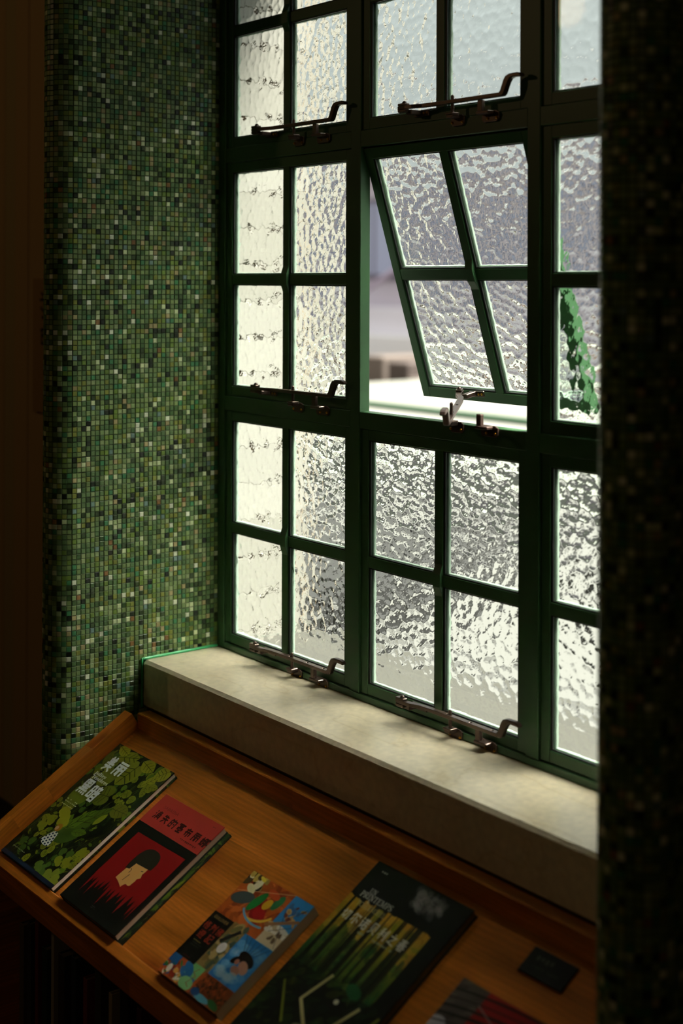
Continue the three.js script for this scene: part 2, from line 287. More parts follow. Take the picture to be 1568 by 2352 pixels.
const sashLabel = [
  ['green sash in the left column, topmost, its bottom stay silhouetted by the white glass', 'green sash in the middle column, topmost, just above the sash that stands open', 'green sash in the right column, topmost, cut off by the dark pier'],
  ['green sash in the left column, shut, level with the sash that stands open', 'green window sash pushed open outwards at the bottom and held by its stay', 'green sash in the right column with the open sash\'s green edge showing through its glass'],
  ['green sash in the left column, lowest, right above the sill by the mosaic wall', 'green sash in the middle column, lowest, directly below the open sash', 'green sash in the right column, lowest, above the sill beside the dark pier'],
];
function makeSash(r, c) {
  const s = group('window_sash'); s.position.set(FX[c], FY[r], 0);
  thing(s, sashLabel[r][c], 'window sash', 'green steel sashes of the window');
  mesh('sash_frame', sashGeo.frame, M.paint, s); mesh('muntin', sashGeo.muntin, M.paint, s); mesh('glazing_bar', sashGeo.bar, M.paint, s); mesh('glazing_bead', sashGeo.bead, M.sealant, s); mesh('putty', sashGeo.putty, M.putty, s);
  let k = 0;
  for (const [x, y] of [[0.12225, -0.13875], [0.34475, -0.13875], [0.12225, -0.39425], [0.34475, -0.39425]]) {
    const p = mesh('pane', paneGeos[(r * 5 + c * 3 + k) % 4], M.glass, s); p.position.set(x, y, 0); k++; if ((r + c + k) % 2) p.rotation.z = Math.PI;
  }
  return s;
}
const OPEN = 18.0 * Math.PI / 180;
for (let r = 0; r < 3; r++) for (let c = 0; c < 3; c++) { const s = makeSash(r, c); if (r === 1 && c === 1) s.rotation.x = OPEN; }

// stays: a pierced flat bar with a curled handle, pivoted on the sash, dropped over pegs on the frame
const stayGeo = (() => {
  const g = {};
  const L = 0.256, top = [[-0.012, 0.0075], [0.010, 0.009], [0.028, 0.0075], [0.050, 0.0], [0.075, -0.0015], [L, -0.0015]], w = 0.0115, pts = [...top.map(([x, z]) => [x, z - w / 2]), ...[...top].reverse().map(([x, z]) => [x, z + w / 2])];
  g.bar = extrude(pts, 0.0068, 0.0006, [[0.121, -0.0015, 0.0032], [0.182, -0.0015, 0.0032], [0.238, -0.0015, 0.0032], [0.006, 0.0085, 0.0028]]); g.bar.rotateX(Math.PI / 2).translate(0, 0.0068, 0);
  const prof = [[0.25, 0.0], [0.262, -0.0002], [0.2665, 0.003], [0.276, 0.022], [0.281, 0.0285], [0.288, 0.0305], [0.307, 0.0295], [0.3095, 0.032], [0.306, 0.036], [0.298, 0.038], [0.278, 0.0375], [0.269, 0.0345], [0.264, 0.028], [0.2565, 0.011], [0.2525, 0.0068], [0.25, 0.0068]];
  g.handle = extrude(prof, 0.0115, 0.0018).translate(0, 0, -0.00725);
  g.fork = merge([box(-0.010, 0.012, -0.006, 0.0, 0.003, 0.0155, 0.0012), box(-0.010, 0.012, 0.0068, 0.0115, 0.003, 0.0155, 0.0012), cyl(0.003, 0.019, 0.0035, 0.003, 0.009), dome(0.0048, 0.0035, 0.0115, 0.009, 'y')]);
  return g;
})();
const plateGeo = merge([box(0, 0.042, -0.013, -0.001, -0.022, -0.0182, 0.0012), box(0.004, 0.02, -0.010, -0.001, -0.019, 0.006, 0.0012)]);
const bracketGeo = [
  merge([extrude([[-0.016, -0.008], [-0.012, -0.0125], [0.014, -0.0125], [0.019, -0.008], [0.019, 0.004], [0.012, 0.008], [-0.012, 0.008], [-0.016, 0.004]], 0.004, 0.0008), box(-0.0115, 0.006, 0.001, 0.008, 0.003, 0.022, 0.0015), box(-0.0115, 0.009, 0.0075, 0.011, 0.006, 0.024, 0.0012)]),
  merge([extrude([[-0.02, -0.008], [-0.016, -0.0125], [0.018, -0.0125], [0.024, -0.008], [0.024, 0.004], [0.016, 0.008], [-0.016, 0.008], [-0.02, 0.004]], 0.004, 0.0008), box(-0.02, 0.012, 0.001, 0.007, 0.003, 0.02, 0.0015)]),
];
function bracket(x, y, kind) {
  const b = group('stay_bracket', win); b.position.set(x, y, 0.0155);
  mesh('bracket_plate', bracketGeo[kind], M.iron, b);
  mesh('peg', kind ? box(-0.019, -0.007, 0.006, 0.0275, 0.008, 0.017, 0.0012) : merge([cyl(0.0033, 0.034, 0.0, 0.024, 0.0155), dome(0.0033, 0, 0.041, 0.0155, 'y')]), M.iron, b);
  for (const sx of kind ? [-0.004, 0.019] : [-0.013, 0.0145]) mesh('screw', merge([cyl(0.0026, 0.0012, sx, -0.006, 0.0045, 'z'), dome(0.0024, sx, -0.006, 0.005)]), M.brass, b);
}
const stayLabel = {
  '00': 'dark iron stay on the topmost sash of the left column, curled handle against white glass', '01': 'dark iron stay high above the open sash, its handle against pale grey glass',
  '10': 'dark iron stay beside the open sash, on the shut sash left of it', '11': 'iron stay swung out under the open sash, lit pale on its bar',
  '20': 'brown iron stay over the sill nearest the mosaic wall, shadow on the sill', '21': 'brown iron stay over the sill in front of the lowest middle sash',
};
for (let r = 0; r < 3; r++) for (let c = 0; c < 2; c++) {
  const s = group('casement_stay'); thing(s, stayLabel['' + r + c], 'window stay', 'iron stays along the sash bottoms');
  const yb = FY[r] - SH + 0.022;                                       // bottom edge of the glass
  const swing = r === 1 && c === 1;
  mesh('stay_bar', stayGeo.bar, M.iron, s); mesh('handle', stayGeo.handle, M.iron, s); mesh('fork', stayGeo.fork, M.iron, s);
  const pl = mesh('pivot_plate', plateGeo, M.iron, s);
  const sc = mesh('screw', merge([dome(0.0024, 0.028, -0.007, -0.0182), dome(0.0024, 0.037, -0.007, -0.0182)]), M.brass, s);
  if (!swing) s.position.set(FX[c] + 0.019 + 0.145, yb + 0.0015, 0.0335);
  else {
    const a = V(0.642, 1.4375, -0.120), b = V(0.7705, 1.4095, 0.034), d = b.clone().sub(a).normalize();
    s.position.copy(a); s.rotation.set(0, Math.atan2(-d.z, d.x), Math.asin(d.y), 'YZX');
    for (const m of [pl, sc]) { m.rotation.set(0, -s.rotation.y, 0); m.rotation.x = OPEN * 0.6; m.position.set(0.002, 0.003, 0.004); }
  }
}
for (let r = 0; r < 3; r++) for (let c = 0; c < 2; c++) { const yb = FY[r] - SH + 0.022; bracket(FX[c] + 0.019 + 0.2715, yb - 0.0265, 0); bracket(FX[c] + 0.019 + 0.3575, yb - 0.0265, 1); }

// ───────────────────────── stone sill ─────────────────────────
structure(mesh('trim_window_sill', box(-0.047, 1.474, 0.711, 0.8165, -0.0105, 0.212, 0.0065), M.marble));

// ───────────────────────── sloping wooden display stand ─────────────────────────
const TH = Math.atan(0.5957), NRM = V(0, Math.cos(TH), Math.sin(TH)), DWN = V(0, -Math.sin(TH), Math.cos(TH)), SO = V(0, 0.6735, 0.248);
const onSlope = (x, t, h = 0) => V(x, 0, 0).add(SO).addScaledVector(DWN, t).addScaledVector(NRM, h);
function slopeFrame(o, x, t, h = 0) { o.position.copy(onSlope(x, t, h)); o.rotation.x = TH; return o; }   // local x along, y normal, z down the slope
const stand = thing(group('display_stand'), 'orange wooden stand with a sloping top, raised rims and front lip, under the sill', 'display stand');
{
  const w1 = wood({ rough: 0.38 }), w2 = wood({ u: 0.3, v: 0.4 }), w3 = wood({ u: 0.62, v: 0.15 }), X0 = -0.045, X1 = 1.44, IN = -0.012;
  const s = group('slope_board', stand); slopeFrame(s, 0, 0); mesh('panel', box(X0 + 0.001, X1 - 0.001, -0.018, 0, -0.01, 0.392, 0.001), w1, s);
  const rails = [[-0.012, 0.1], [0.1, 0.222], [0.222, 0.40]];
  for (const [x0, x1, uo] of [[X0, IN, 0.1], [X1 - 0.033, X1, 0.5]]) rails.forEach(([a, b], i) => {        // each rim is pieced from three lengths
    const g = box(-(b - a) / 2, (b - a) / 2, 0, 0.038 + i * 0.0003, -(x1 - x0) / 2, (x1 - x0) / 2, 0.0005); g.rotateY(-Math.PI / 2);
    const m = mesh('side_rim', g, [w2, w3, w1][i], stand); slopeFrame(m, (x0 + x1) / 2, (a + b) / 2); 
  });
  mesh('back_rail', box(IN, X1 - 0.033, 0.6, 0.7125, 0.2125, 0.2445, 0.002), w3, stand);
  const lip = mesh('front_lip', box(X0, X1, -0.02, 0.0105, 0.3685, 0.393, 0.002), w2, stand); slopeFrame(lip, 0, 0);
  mesh('fascia', box(X0 + 0.002, X1 - 0.002, 0.432, 0.478, 0.566, 0.588, 0.0015), w3, stand);
  const side = (x) => { const g = extrude([[0.222, 0.02], [0.57, 0.02], [0.57, 0.46], [0.22, 0.67]], 0.02, 0.001); g.rotateY(-Math.PI / 2); return g.translate(x + 0.02, 0, 0); };
  mesh('side_panel', side(X0), w2, stand); mesh('side_panel', side(X1 - 0.02), w2, stand);
  mesh('shelf', box(X0 + 0.02, X1 - 0.02, 0.10, 0.12, 0.22, 0.57, 0.001), w1, stand);
  mesh('back_panel', box(X0 + 0.02, X1 - 0.02, 0.02, 0.59, 0.214, 0.222, 0.001), w2, stand);
}

// ───────────────────────── lettering ─────────────────────────
const GL = {
  美: [[3, .3, 4, 1.6], [7, .3, 6, 1.6], [1.8, 2.2, 8.2, 2.2], [2.2, 3.6, 7.8, 3.6], [1, 5, 9, 5], [5, 2.2, 5, 5], [1, 6.8, 9, 6.8], [5, 5, 5, 6.8, 1.2, 9.8], [5, 6.8, 9, 9.8]],
  丽: [[.8, 1.2, 9.2, 1.2], [1.5, 9.5, 1.5, 3, 4.5, 3, 4.5, 9], [2.7, 4.5, 3.3, 6], [5.7, 9.5, 5.7, 3, 8.8, 3, 8.8, 9], [7, 4.5, 7.6, 6]],
  黑: [[2, .5, 8, .5, 8, 4, 2, 4, 2, .5], [3.6, 1.4, 4, 2.8], [6.4, 1.4, 6, 2.8], [5, .5, 5, 7], [1.8, 5.5, 8.2, 5.5], [.8, 7, 9.2, 7], [2, 8, 1.2, 9.6], [4, 8, 4.3, 9.4], [6, 8, 6.4, 9.4], [8, 8, 8.8, 9.6]],
  暗: [[.8, 1.5, 3.3, 1.5, 3.3, 8, .8, 8, .8, 1.5], [.8, 4.6, 3.3, 4.6], [6.8, .3, 6.8, 1.4], [4.6, 1.6, 9.2, 1.6], [5.7, 2.2, 6, 3.6], [8, 2.2, 7.6, 3.6], [4.2, 4.1, 9.6, 4.1], [5.2, 5.2, 8.6, 5.2, 8.6, 9.5, 5.2, 9.5, 5.2, 5.2], [5.2, 7.3, 8.6, 7.3]],
  消: [[1, .8, 2.2, 1.8], [.6, 3.6, 1.8, 4.5], [.8, 9.5, 2.6, 6], [6.3, .3, 6.3, 3], [4.3, 1, 5, 2.4], [8.4, .8, 7.5, 2.4], [4.2, 9.7, 4.2, 3.6, 8.6, 3.6, 8.6, 9.4], [4.2, 5.4, 8.6, 5.4], [4.2, 7.2, 8.6, 7.2]],
  失: [[3, .6, 2, 3], [2.4, 2.4, 8.4, 2.4], [.8, 5, 9.2, 5], [5.2, .4, 5.2, 5, 1.2, 9.6], [5.2, 5, 9, 9.6]],
  的: [[2.4, .3, 1.8, 1.8], [1, 1.9, 4, 1.9, 4, 8.8, 1, 8.8, 1, 1.9], [1, 5.2, 4, 5.2], [6.2, .4, 5, 3.4], [5.6, 2.4, 9.2, 2.4, 8.8, 9, 7.8, 8.8], [6.2, 4.8, 7.4, 6.4]],
  塞: [[5, .2, 5, 1], [1, 2.4, 1.2, 1.2, 8.8, 1.2, 8.6, 2.2], [2, 2.8, 8, 2.8], [2.4, 4, 7.6, 4], [3.8, 2.2, 3.8, 5.2], [6.2, 2.2, 6.2, 5.2], [.8, 5.3, 9.2, 5.3], [3.6, 5.4, 1.2, 7.2], [6.4, 5.4, 8.8, 7.2], [3, 7.6, 7, 7.6], [5, 6.4, 5, 9.4], [1.6, 9.5, 8.4, 9.5]],
  布: [[1, 2.4, 9, 2.4], [4.8, .4, 1, 6], [2.6, 8.8, 2.6, 4.8, 8.2, 4.8, 8.2, 8.6], [5.4, 3.4, 5.4, 9.8]],
  娜: [[2, .6, 1, 5.5, 3.4, 9], [3.6, 2.8, 1, 9.4], [.3, 3, 4, 3], [4.8, 1.2, 7, 1.2, 6.8, 9.2, 6, 9.2], [4.9, 1.2, 4.6, 5, 4.2, 9.5], [4.8, 3.8, 6.8, 3.8], [4.6, 6.2, 6.8, 6.2], [8, 1, 8, 9.8], [8, 1, 9.6, 1, 8.8, 4, 9.6, 6.4, 8.3, 7]],
  格: [[.3, 3, 4, 3], [2.2, .4, 2.2, 9.8], [2.2, 3.2, .4, 7], [2.2, 3.6, 3.8, 5.6], [6, .3, 4.6, 3.4], [5.6, 1.6, 8.6, 1.6, 4.2, 5.6], [5.4, 2.6, 9.6, 5.4], [5.4, 6.2, 8.6, 6.2, 8.6, 9.4, 5.4, 9.4, 5.4, 6.2]],
  列: [[.6, 1.2, 5.8, 1.2], [2.8, 1.2, .8, 5.2], [2.2, 3, 5.2, 3, 1, 9.6], [1.8, 4.6, 3, 5.8], [7, 1.6, 7, 7], [9, .4, 9, 9.4, 8, 9]],
  佛: [[2.4, .4, .4, 4.4], [1.6, 3, 1.6, 9.8], [3.6, 1.6, 8.8, 1.6, 8.8, 3.8, 3.8, 3.8, 3.6, 6.2, 9.2, 6.2, 9, 8.6], [5.4, .3, 5.2, 6.5, 3.6, 9.7], [7.2, .3, 7.2, 9.8]],
  遊: [[.8, 1, 1.8, 2], [.4, 4, 2, 4, 1.6, 7.4], [.4, 9, 2.4, 8.4, 9.6, 9.4], [4, .6, 4, 1.8], [2.8, 2, 5.6, 2], [4, 2, 2.8, 7.4], [3.8, 4, 5.4, 4, 5, 7, 4.4, 7], [6.8, .6, 6, 2.6], [6.4, 1.8, 9.2, 1.8], [6.4, 3.4, 9, 3.4, 7.8, 4.8, 7.8, 7.4, 7, 7], [6, 5.4, 9.4, 5.4]],
  記: [[2, .4, 2.4, 1.2], [.4, 1.8, 4.2, 1.8], [.9, 3.2, 3.6, 3.2], [.9, 4.6, 3.6, 4.6], [1, 6, 3.5, 6, 3.5, 9.2, 1, 9.2, 1, 6], [5, 1.2, 8.8, 1.2, 8.8, 4.6, 5.2, 4.6, 5.2, 8.6, 6, 9.3, 9.2, 9.3, 9.4, 7.6]],
  切: [[.5, 4.2, 4.6, 3], [2.4, 1, 2.4, 8, 4.6, 6.6], [5, 2, 9, 2, 8.6, 9, 7.4, 8.6], [6.8, 2, 4.6, 9.4]],
  尔: [[3.4, .4, 1, 4], [2.6, 1.8, 9, 1.8, 8.4, 3.4], [5.2, 2.6, 5.2, 9.4, 4.2, 8.8], [3, 5, 1, 8], [7.2, 5, 9.2, 7.8]],
  诺: [[1, .8, 2.2, 2], [.4, 3.8, 2, 3.8, 2, 8.6, 3.2, 7.4], [3.6, 1.8, 9.6, 1.8], [5.2, .5, 5.2, 3], [8, .5, 8, 3], [3.6, 4, 9.6, 4], [6.4, 2.8, 3.4, 8], [5.4, 6, 8.8, 6, 8.8, 9.4, 5.4, 9.4, 5.4, 6]],
  贝: [[2.4, 6.6, 2.4, .8, 7.8, .8, 7.8, 6.6], [5.1, 2.4, 5, 6, 1.2, 9.6], [5.4, 7, 8.8, 9.6]],
  利: [[4.4, .4, 1, 1.6], [.4, 3.2, 5.6, 3.2], [3, 1.2, 3, 9.8], [3, 3.4, .4, 7.4], [3, 3.8, 5.4, 6.2], [7, 1.6, 7, 7], [9, .4, 9, 9.4, 8, 9]],
  之: [[4.6, .4, 5.4, 1.6], [1.4, 3, 8, 3, 2, 8.4], [.6, 8, 2.4, 8.2, 9.4, 9.6]],
  春: [[1.4, 1.4, 8.6, 1.4], [2, 3, 8, 3], [.6, 4.6, 9.4, 4.6], [5, .3, 4.6, 4, .6, 7.6], [5.4, 4.8, 9.4, 7.6], [3, 6.2, 7.2, 6.2, 7.2, 9.6, 3, 9.6, 3, 6.2], [3, 7.9, 7.2, 7.9]],
};
function glyph(c, ch, x, y, w, h, lw, color) {              // centred at x, y
  c.strokeStyle = color; c.lineWidth = lw; c.lineJoin = 'miter'; c.lineCap = 'butt';
  for (const s of GL[ch]) { c.beginPath(); for (let i = 0; i < s.length; i += 2) c[i ? 'lineTo' : 'moveTo'](x + (s[i] / 10 - 0.5) * w, y + (s[i + 1] / 10 - 0.5) * h); c.stroke(); }
}
function word(c, t, x, y, size, width, color, font = 'serif', weight = '') {
  c.save(); c.font = `${weight} ${size}px ${font}`; c.fillStyle = color; c.textBaseline = 'middle'; c.textAlign = 'center';
  const m = c.measureText(t).width; c.translate(x, y); if (width) c.scale(width / m, 1); c.fillText(t, 0, 0); c.restore();
}
function scribble(c, r, x, y, w, n, h, color) { c.fillStyle = color; for (let i = 0; i < n; i++) if (r() < 0.86) c.fillRect(x + (i / n) * w, y - h / 2, w / n * (0.5 + 0.3 * r()), h * (0.6 + 0.5 * r())); }
function leaf(c, x, y, l, w, a, fill, vein) {
  c.save(); c.translate(x, y); c.rotate(a); c.beginPath(); c.moveTo(-l / 2, 0); c.bezierCurveTo(-l / 4, -w, l / 4, -w * 0.9, l / 2, 0); c.bezierCurveTo(l / 4, w * 0.9, -l / 4, w, -l / 2, 0); c.fillStyle = fill; c.fill();
  if (vein) { c.strokeStyle = vein; c.lineWidth = Math.max(1, l * 0.018); c.beginPath(); c.moveTo(-l / 2, 0); c.lineTo(l / 2, 0); for (const t of [-0.2, 0.02, 0.22]) for (const s of [-1, 1]) { c.moveTo(t * l, 0); c.lineTo((t + 0.16) * l, s * w * 0.5); } c.stroke(); }
  c.restore();
}
function roundLeaf(c, x, y, R, a, fill, vein) {
  c.save(); c.translate(x, y); c.rotate(a); c.beginPath(); c.moveTo(0, R); c.bezierCurveTo(-R * 1.25, R * 0.55, -R * 1.1, -R, -R * 0.25, -R * 0.9); c.lineTo(0, -R * 0.72); c.lineTo(R * 0.25, -R * 0.9); c.bezierCurveTo(R * 1.1, -R, R * 1.25, R * 0.55, 0, R); c.fillStyle = fill; c.fill();
  if (vein) { c.strokeStyle = vein; c.lineWidth = Math.max(1, R * 0.05); c.beginPath(); c.moveTo(0, -R * 0.72); c.lineTo(0, R * 0.9); for (const s of [-1, 1]) for (const t of [-0.45, -0.1, 0.25]) { c.moveTo(0, t * R); c.lineTo(s * R * 0.7, (t + 0.3) * R); } c.stroke(); } c.restore();
}
function foliage(c, W, H, r, n, small) {
  const cols = ['#4a6a18', '#5f7c16', '#36561a', '#7f8c1e', '#2c4a1e', '#668424', '#8f941f', '#24401a'];
  c.fillStyle = '#0b1408'; c.fillRect(0, 0, W, H);
  for (let i = 0; i < 60; i++) { c.globalAlpha = 0.25; c.fillStyle = ['#1d3010', '#28400f', '#0c1a0c', '#16301a'][i % 4]; c.beginPath(); c.ellipse(r() * W, r() * H, W * (0.05 + r() * 0.18), H * (0.03 + r() * 0.09), r() * 3, 0, 7); c.fill(); }
  c.globalAlpha = 1;
  for (let i = 0; i < n * 2; i++) { c.strokeStyle = cols[Math.floor(r() * 7)]; c.lineWidth = 1 + r() * 3; c.globalAlpha = 0.6; const x = r() * W, y = r() * H; c.beginPath(); c.moveTo(x, y); c.quadraticCurveTo(x + (r() - 0.5) * 60, y - 50, x + (r() - 0.3) * 120, y - 60 - r() * 110); c.stroke(); }
  c.globalAlpha = 0.85;
  for (let i = 0; i < n; i++) leaf(c, r() * W, r() * H, (small ? 22 : 30) + r() * 56, 6 + r() * 14, r() * 6.3, cols[Math.floor(r() * 8)], r() < 0.45 ? '#1c2b0a' : null);
  c.globalAlpha = 1;
}

// ───────────────────────── books on the slope ─────────────────────────
const coverArt = {
  garden: (c, W, H) => {
    const r = rng(900); foliage(c, W, H, r, 210, true); for (let i = 0; i < 46; i++) { const x = r() * W, y = r() * H, R = W * (0.03 + r() * 0.04), k = ['#5f7c1c', '#7c861c', '#466420', '#8a901f'][i % 4]; for (let j = 0; j < 3; j++) { const a = j * 2.1 + i; roundLeaf(c, x + Math.cos(a) * R, y + Math.sin(a) * R, R * 0.75, a + 4.7, k, i % 2 ? '#2a380c' : null); } }
    c.globalAlpha = 0.8; for (let i = 0; i < 24; i++) { c.strokeStyle = ['#2c4a18', '#4a6318', '#1c3a14'][i % 3]; c.lineWidth = 3 + r() * 7; c.beginPath(); const x = W * (0.25 + r() * 0.5), y = H * (0.5 + r() * 0.3); c.moveTo(x, y); c.quadraticCurveTo(x + 40, y - 90, x + 130 * r(), y - 120 - 160 * r()); c.stroke(); } c.globalAlpha = 1;
    const Y = '#9a9a20', Yd = '#838a1d', vein = '#3a420c';
    roundLeaf(c, W * 0.50, H * 0.155, W * 0.155, 0.2, Yd, vein); roundLeaf(c, W * 0.895, H * 0.05, W * 0.10, 0.7, Y, vein); leaf(c, W * 0.64, H * 0.05, W * 0.24, W * 0.10, 0.2, Y, vein); leaf(c, W * 0.84, H * 0.13, W * 0.20, W * 0.07, -1.0, Y, vein); leaf(c, W * 0.93, H * 0.16, W * 0.17, W * 0.06, -0.2, Yd, vein); leaf(c, W * 0.88, H * 0.20, W * 0.16, W * 0.06, 1.1, Yd, vein);
    leaf(c, W * 0.30, H * 0.06, W * 0.30, W * 0.10, -0.3, Yd, vein); leaf(c, W * 0.16, H * 0.03, W * 0.2, W * 0.08, 0.2, Y, vein); leaf(c, W * 0.06, H * 0.13, W * 0.2, W * 0.07, 1.2, '#5f6a18', vein);
    roundLeaf(c, W * 0.47, H * 0.36, W * 0.13, 1.4, '#66701a', vein); roundLeaf(c, W * 0.20, H * 0.44, W * 0.15, 0.5, '#6c7a1c', null); roundLeaf(c, W * 0.30, H * 0.25, W * 0.12, 0.1, '#70781c', null); leaf(c, W * 0.85, H * 0.395, W * 0.26, W * 0.11, -0.1, '#6a6f1c', vein);
    leaf(c, W * 0.64, H * 0.52, W * 0.42, W * 0.1, -1.0, '#4c661a', vein); leaf(c, W * 0.5, H * 0.60, W * 0.45, W * 0.09, -1.1, '#5c7a1c', '#2a3f0e'); leaf(c, W * 0.74, H * 0.5, W * 0.16, W * 0.05, -1.2, '#86901f', null); leaf(c, W * 0.55, H * 0.70, W * 0.34, W * 0.12, -0.4, '#3f5a1a', null);
    leaf(c, W * 0.66, H * 0.64, W * 0.2, W * 0.06, -0.3, '#55701a', vein);
    for (const [x, y, k, R] of [[.24, .575, Y, .07], [.33, .62, Y, .075], [.17, .66, Yd, .05], [.13, .72, Yd, .05], [.88, .915, '#7f8f2c', .05], [.80, .945, '#7f8f2c', .055], [.93, .95, '#8a962c', .055], [.68, .94, '#50702a', .05], [.60, .93, '#5f7c2a', .05], [.75, .84, Yd, .045], [.86, .82, Yd, .05], [.92, .72, Yd, .05]]) { roundLeaf(c, x * W, y * H, R * W, r() * 6, k, null); roundLeaf(c, (x + 0.05) * W, (y + 0.02) * H, R * W * 0.8, r() * 6, k, null); }
    // a small blue-spotted pale shape with an ochre cap
    c.save(); c.translate(W * 0.405, H * 0.745); c.rotate(0.12); c.fillStyle = '#d8dcd6'; c.beginPath(); c.moveTo(-W * 0.035, -H * 0.035); c.lineTo(W * 0.035, -H * 0.035); c.quadraticCurveTo(W * 0.09, H * 0.04, W * 0.085, H * 0.062); c.quadraticCurveTo(0, H * 0.09, -W * 0.085, H * 0.062); c.quadraticCurveTo(-W * 0.08, H * 0.03, -W * 0.035, -H * 0.035); c.fill(); c.clip();
    c.fillStyle = '#22405e'; for (let j = 0; j < 6; j++) for (let i = -3; i < 4; i++) { c.beginPath(); c.ellipse(i * W * 0.045 + (j % 2) * W * 0.022, -H * 0.03 + j * H * 0.019, W * 0.014, H * 0.0065, 0, 0, 7); c.fill(); } c.restore();
    c.fillStyle = '#b07a1c'; c.beginPath(); c.ellipse(W * 0.375, H * 0.682, W * 0.045, H * 0.03, 0.2, 0, 7); c.fill(); c.fillStyle = '#cfa383'; c.beginPath(); c.ellipse(W * 0.36, H * 0.69, W * 0.024, H * 0.016, 0.2, 0, 7); c.fill();
    const wh = '#dfe8ee';
    glyph(c, '美', W * 0.16, H * 0.155, W * 0.15, H * 0.125, W * 0.024, wh); glyph(c, '丽', W * 0.345, H * 0.157, W * 0.16, H * 0.125, W * 0.024, wh); glyph(c, '黑', W * 0.165, H * 0.372, W * 0.17, H * 0.125, W * 0.024, wh); glyph(c, '暗', W * 0.345, H * 0.378, W * 0.165, H * 0.13, W * 0.024, wh);
    word(c, 'Jolies', W * 0.195, H * 0.254, H * 0.034, W * 0.2, wh, 'serif', 'bold'); word(c, 'Ténèbres', W * 0.25, H * 0.286, H * 0.034, W * 0.29, wh, 'serif', 'bold');
    for (const [y, x, w] of [[.495, .1, .2], [.515, .1, .22], [.54, .09, .22]]) scribble(c, r, x * W, y * H, w * W, 7, H * 0.009, '#c8cfc0');
    scribble(c, r, W * 0.08, H * 0.927, W * 0.26, 9, H * 0.006, '#aeb49a');
    c.fillStyle = '#16263c'; c.fillRect(0, H * 0.972, W, H * 0.028);
  },
  leaves: (c, W, H) => foliage(c, W, H, rng(911), 160, true),
  red: (c, W, H) => {
    const r = rng(901); c.fillStyle = '#10150f'; c.fillRect(0, 0, W, H); c.fillStyle = '#b43a30'; c.fillRect(0, 0, W, H * 0.265);
    c.fillStyle = '#8e1414'; c.beginPath(); c.moveTo(W * 0.135, H * 0.343); c.lineTo(W * 0.937, H * 0.332); c.lineTo(W * 0.94, H * 0.72);
    for (let x = 0.93, i = 0; x > 0.12; i++) { const dx = 0.012 + r() * 0.03, deep = 0.72 + (i % 2 ? r() * 0.05 : 0.08 + r() * 0.13); c.lineTo(W * x, H * deep); x -= dx; } c.lineTo(W * 0.13, H * 0.68); c.closePath(); c.fill();
    // plain bust in profile: dark cap of hair, tan face without features
    c.fillStyle = '#d9a45c'; c.beginPath(); c.moveTo(W * 0.42, H * 0.56); c.lineTo(W * 0.40, H * 0.69); c.quadraticCurveTo(W * 0.48, H * 0.70, W * 0.556, H * 0.728); c.quadraticCurveTo(W * 0.555, H * 0.70, W * 0.585, H * 0.688); c.quadraticCurveTo(W * 0.645, H * 0.70, W * 0.642, H * 0.668); c.lineTo(W * 0.65, H * 0.64); c.lineTo(W * 0.645, H * 0.622); c.lineTo(W * 0.675, H * 0.603); c.lineTo(W * 0.652, H * 0.575); c.lineTo(W * 0.66, H * 0.55); c.lineTo(W * 0.66, H * 0.5); c.lineTo(W * 0.45, H * 0.5); c.closePath(); c.fill();
    c.fillStyle = '#2b2c1e'; c.beginPath(); c.moveTo(W * 0.395, H * 0.60); c.bezierCurveTo(W * 0.36, H * 0.42, W * 0.46, H * 0.385, W * 0.55, H * 0.39); c.bezierCurveTo(W * 0.68, H * 0.39, W * 0.72, H * 0.45, W * 0.695, H * 0.525); c.lineTo(W * 0.60, H * 0.53); c.lineTo(W * 0.47, H * 0.535); c.lineTo(W * 0.455, H * 0.59); c.closePath(); c.fill();
    c.strokeStyle = '#2b2c1e'; c.lineWidth = W * 0.007; c.beginPath(); c.moveTo(W * 0.605, H * 0.562); c.lineTo(W * 0.632, H * 0.556); c.moveTo(W * 0.47, H * 0.58); c.quadraticCurveTo(W * 0.50, H * 0.59, W * 0.485, H * 0.615); c.moveTo(W * 0.52, H * 0.62); c.lineTo(W * 0.50, H * 0.68); c.stroke();
    [...'消失的塞布丽娜'].forEach((ch, i) => glyph(c, ch, W * (0.155 + i * 0.132), H * 0.165, W * 0.105, H * 0.078, W * 0.015, '#3c1310'));
    word(c, 'SABRINA', W * 0.255, H * 0.092, H * 0.032, W * 0.26, '#701f18', 'sans-serif'); scribble(c, r, W * 0.66, H * 0.23, W * 0.32, 12, H * 0.012, '#5c1a14'); scribble(c, r, W * 0.46, H * 0.93, W * 0.09, 8, H * 0.006, '#6f746c'); scribble(c, r, W * 0.46, H * 0.942, W * 0.07, 7, H * 0.005, '#6f746c');
    scribble(c, r, W * 0.88, H * 0.04, W * 0.05, 3, H * 0.008, '#701f18');
  },
  collage: (c, W, H) => {
    const r = rng(902), blot = (x, y, rx, ry, a, col) => { c.fillStyle = col; c.beginPath(); c.ellipse(x * W, y * H, rx * W, ry * H, a, 0, 7); c.fill(); }, rect = (x, y, w, h, col) => { c.fillStyle = col; c.fillRect(x * W, y * H, w * W, h * H); };
    rect(0, 0, 1, 1, '#a8501c'); for (let i = 0; i < 90; i++) blot(r() * 0.75, r() * 0.42, 0.03 + r() * 0.09, 0.01 + r() * 0.04, r() * 3, ['#b4561a', '#8c3a14', '#c4642a', '#9c4a18'][i % 4]);
    for (let i = 0; i < 26; i++) blot(r() * 0.26, r() * 0.12, 0.03 + r() * 0.05, 0.015 + r() * 0.02, r() * 3, ['#57492a', '#2a2214', '#8c7a3c', '#b9a04a', '#d8cfa8'][i % 5]); blot(0.16, 0.13, 0.08, 0.03, 0.4, '#d6d09c'); blot(0.2, 0.02, 0.05, 0.015, 0.3, '#d9c23a');
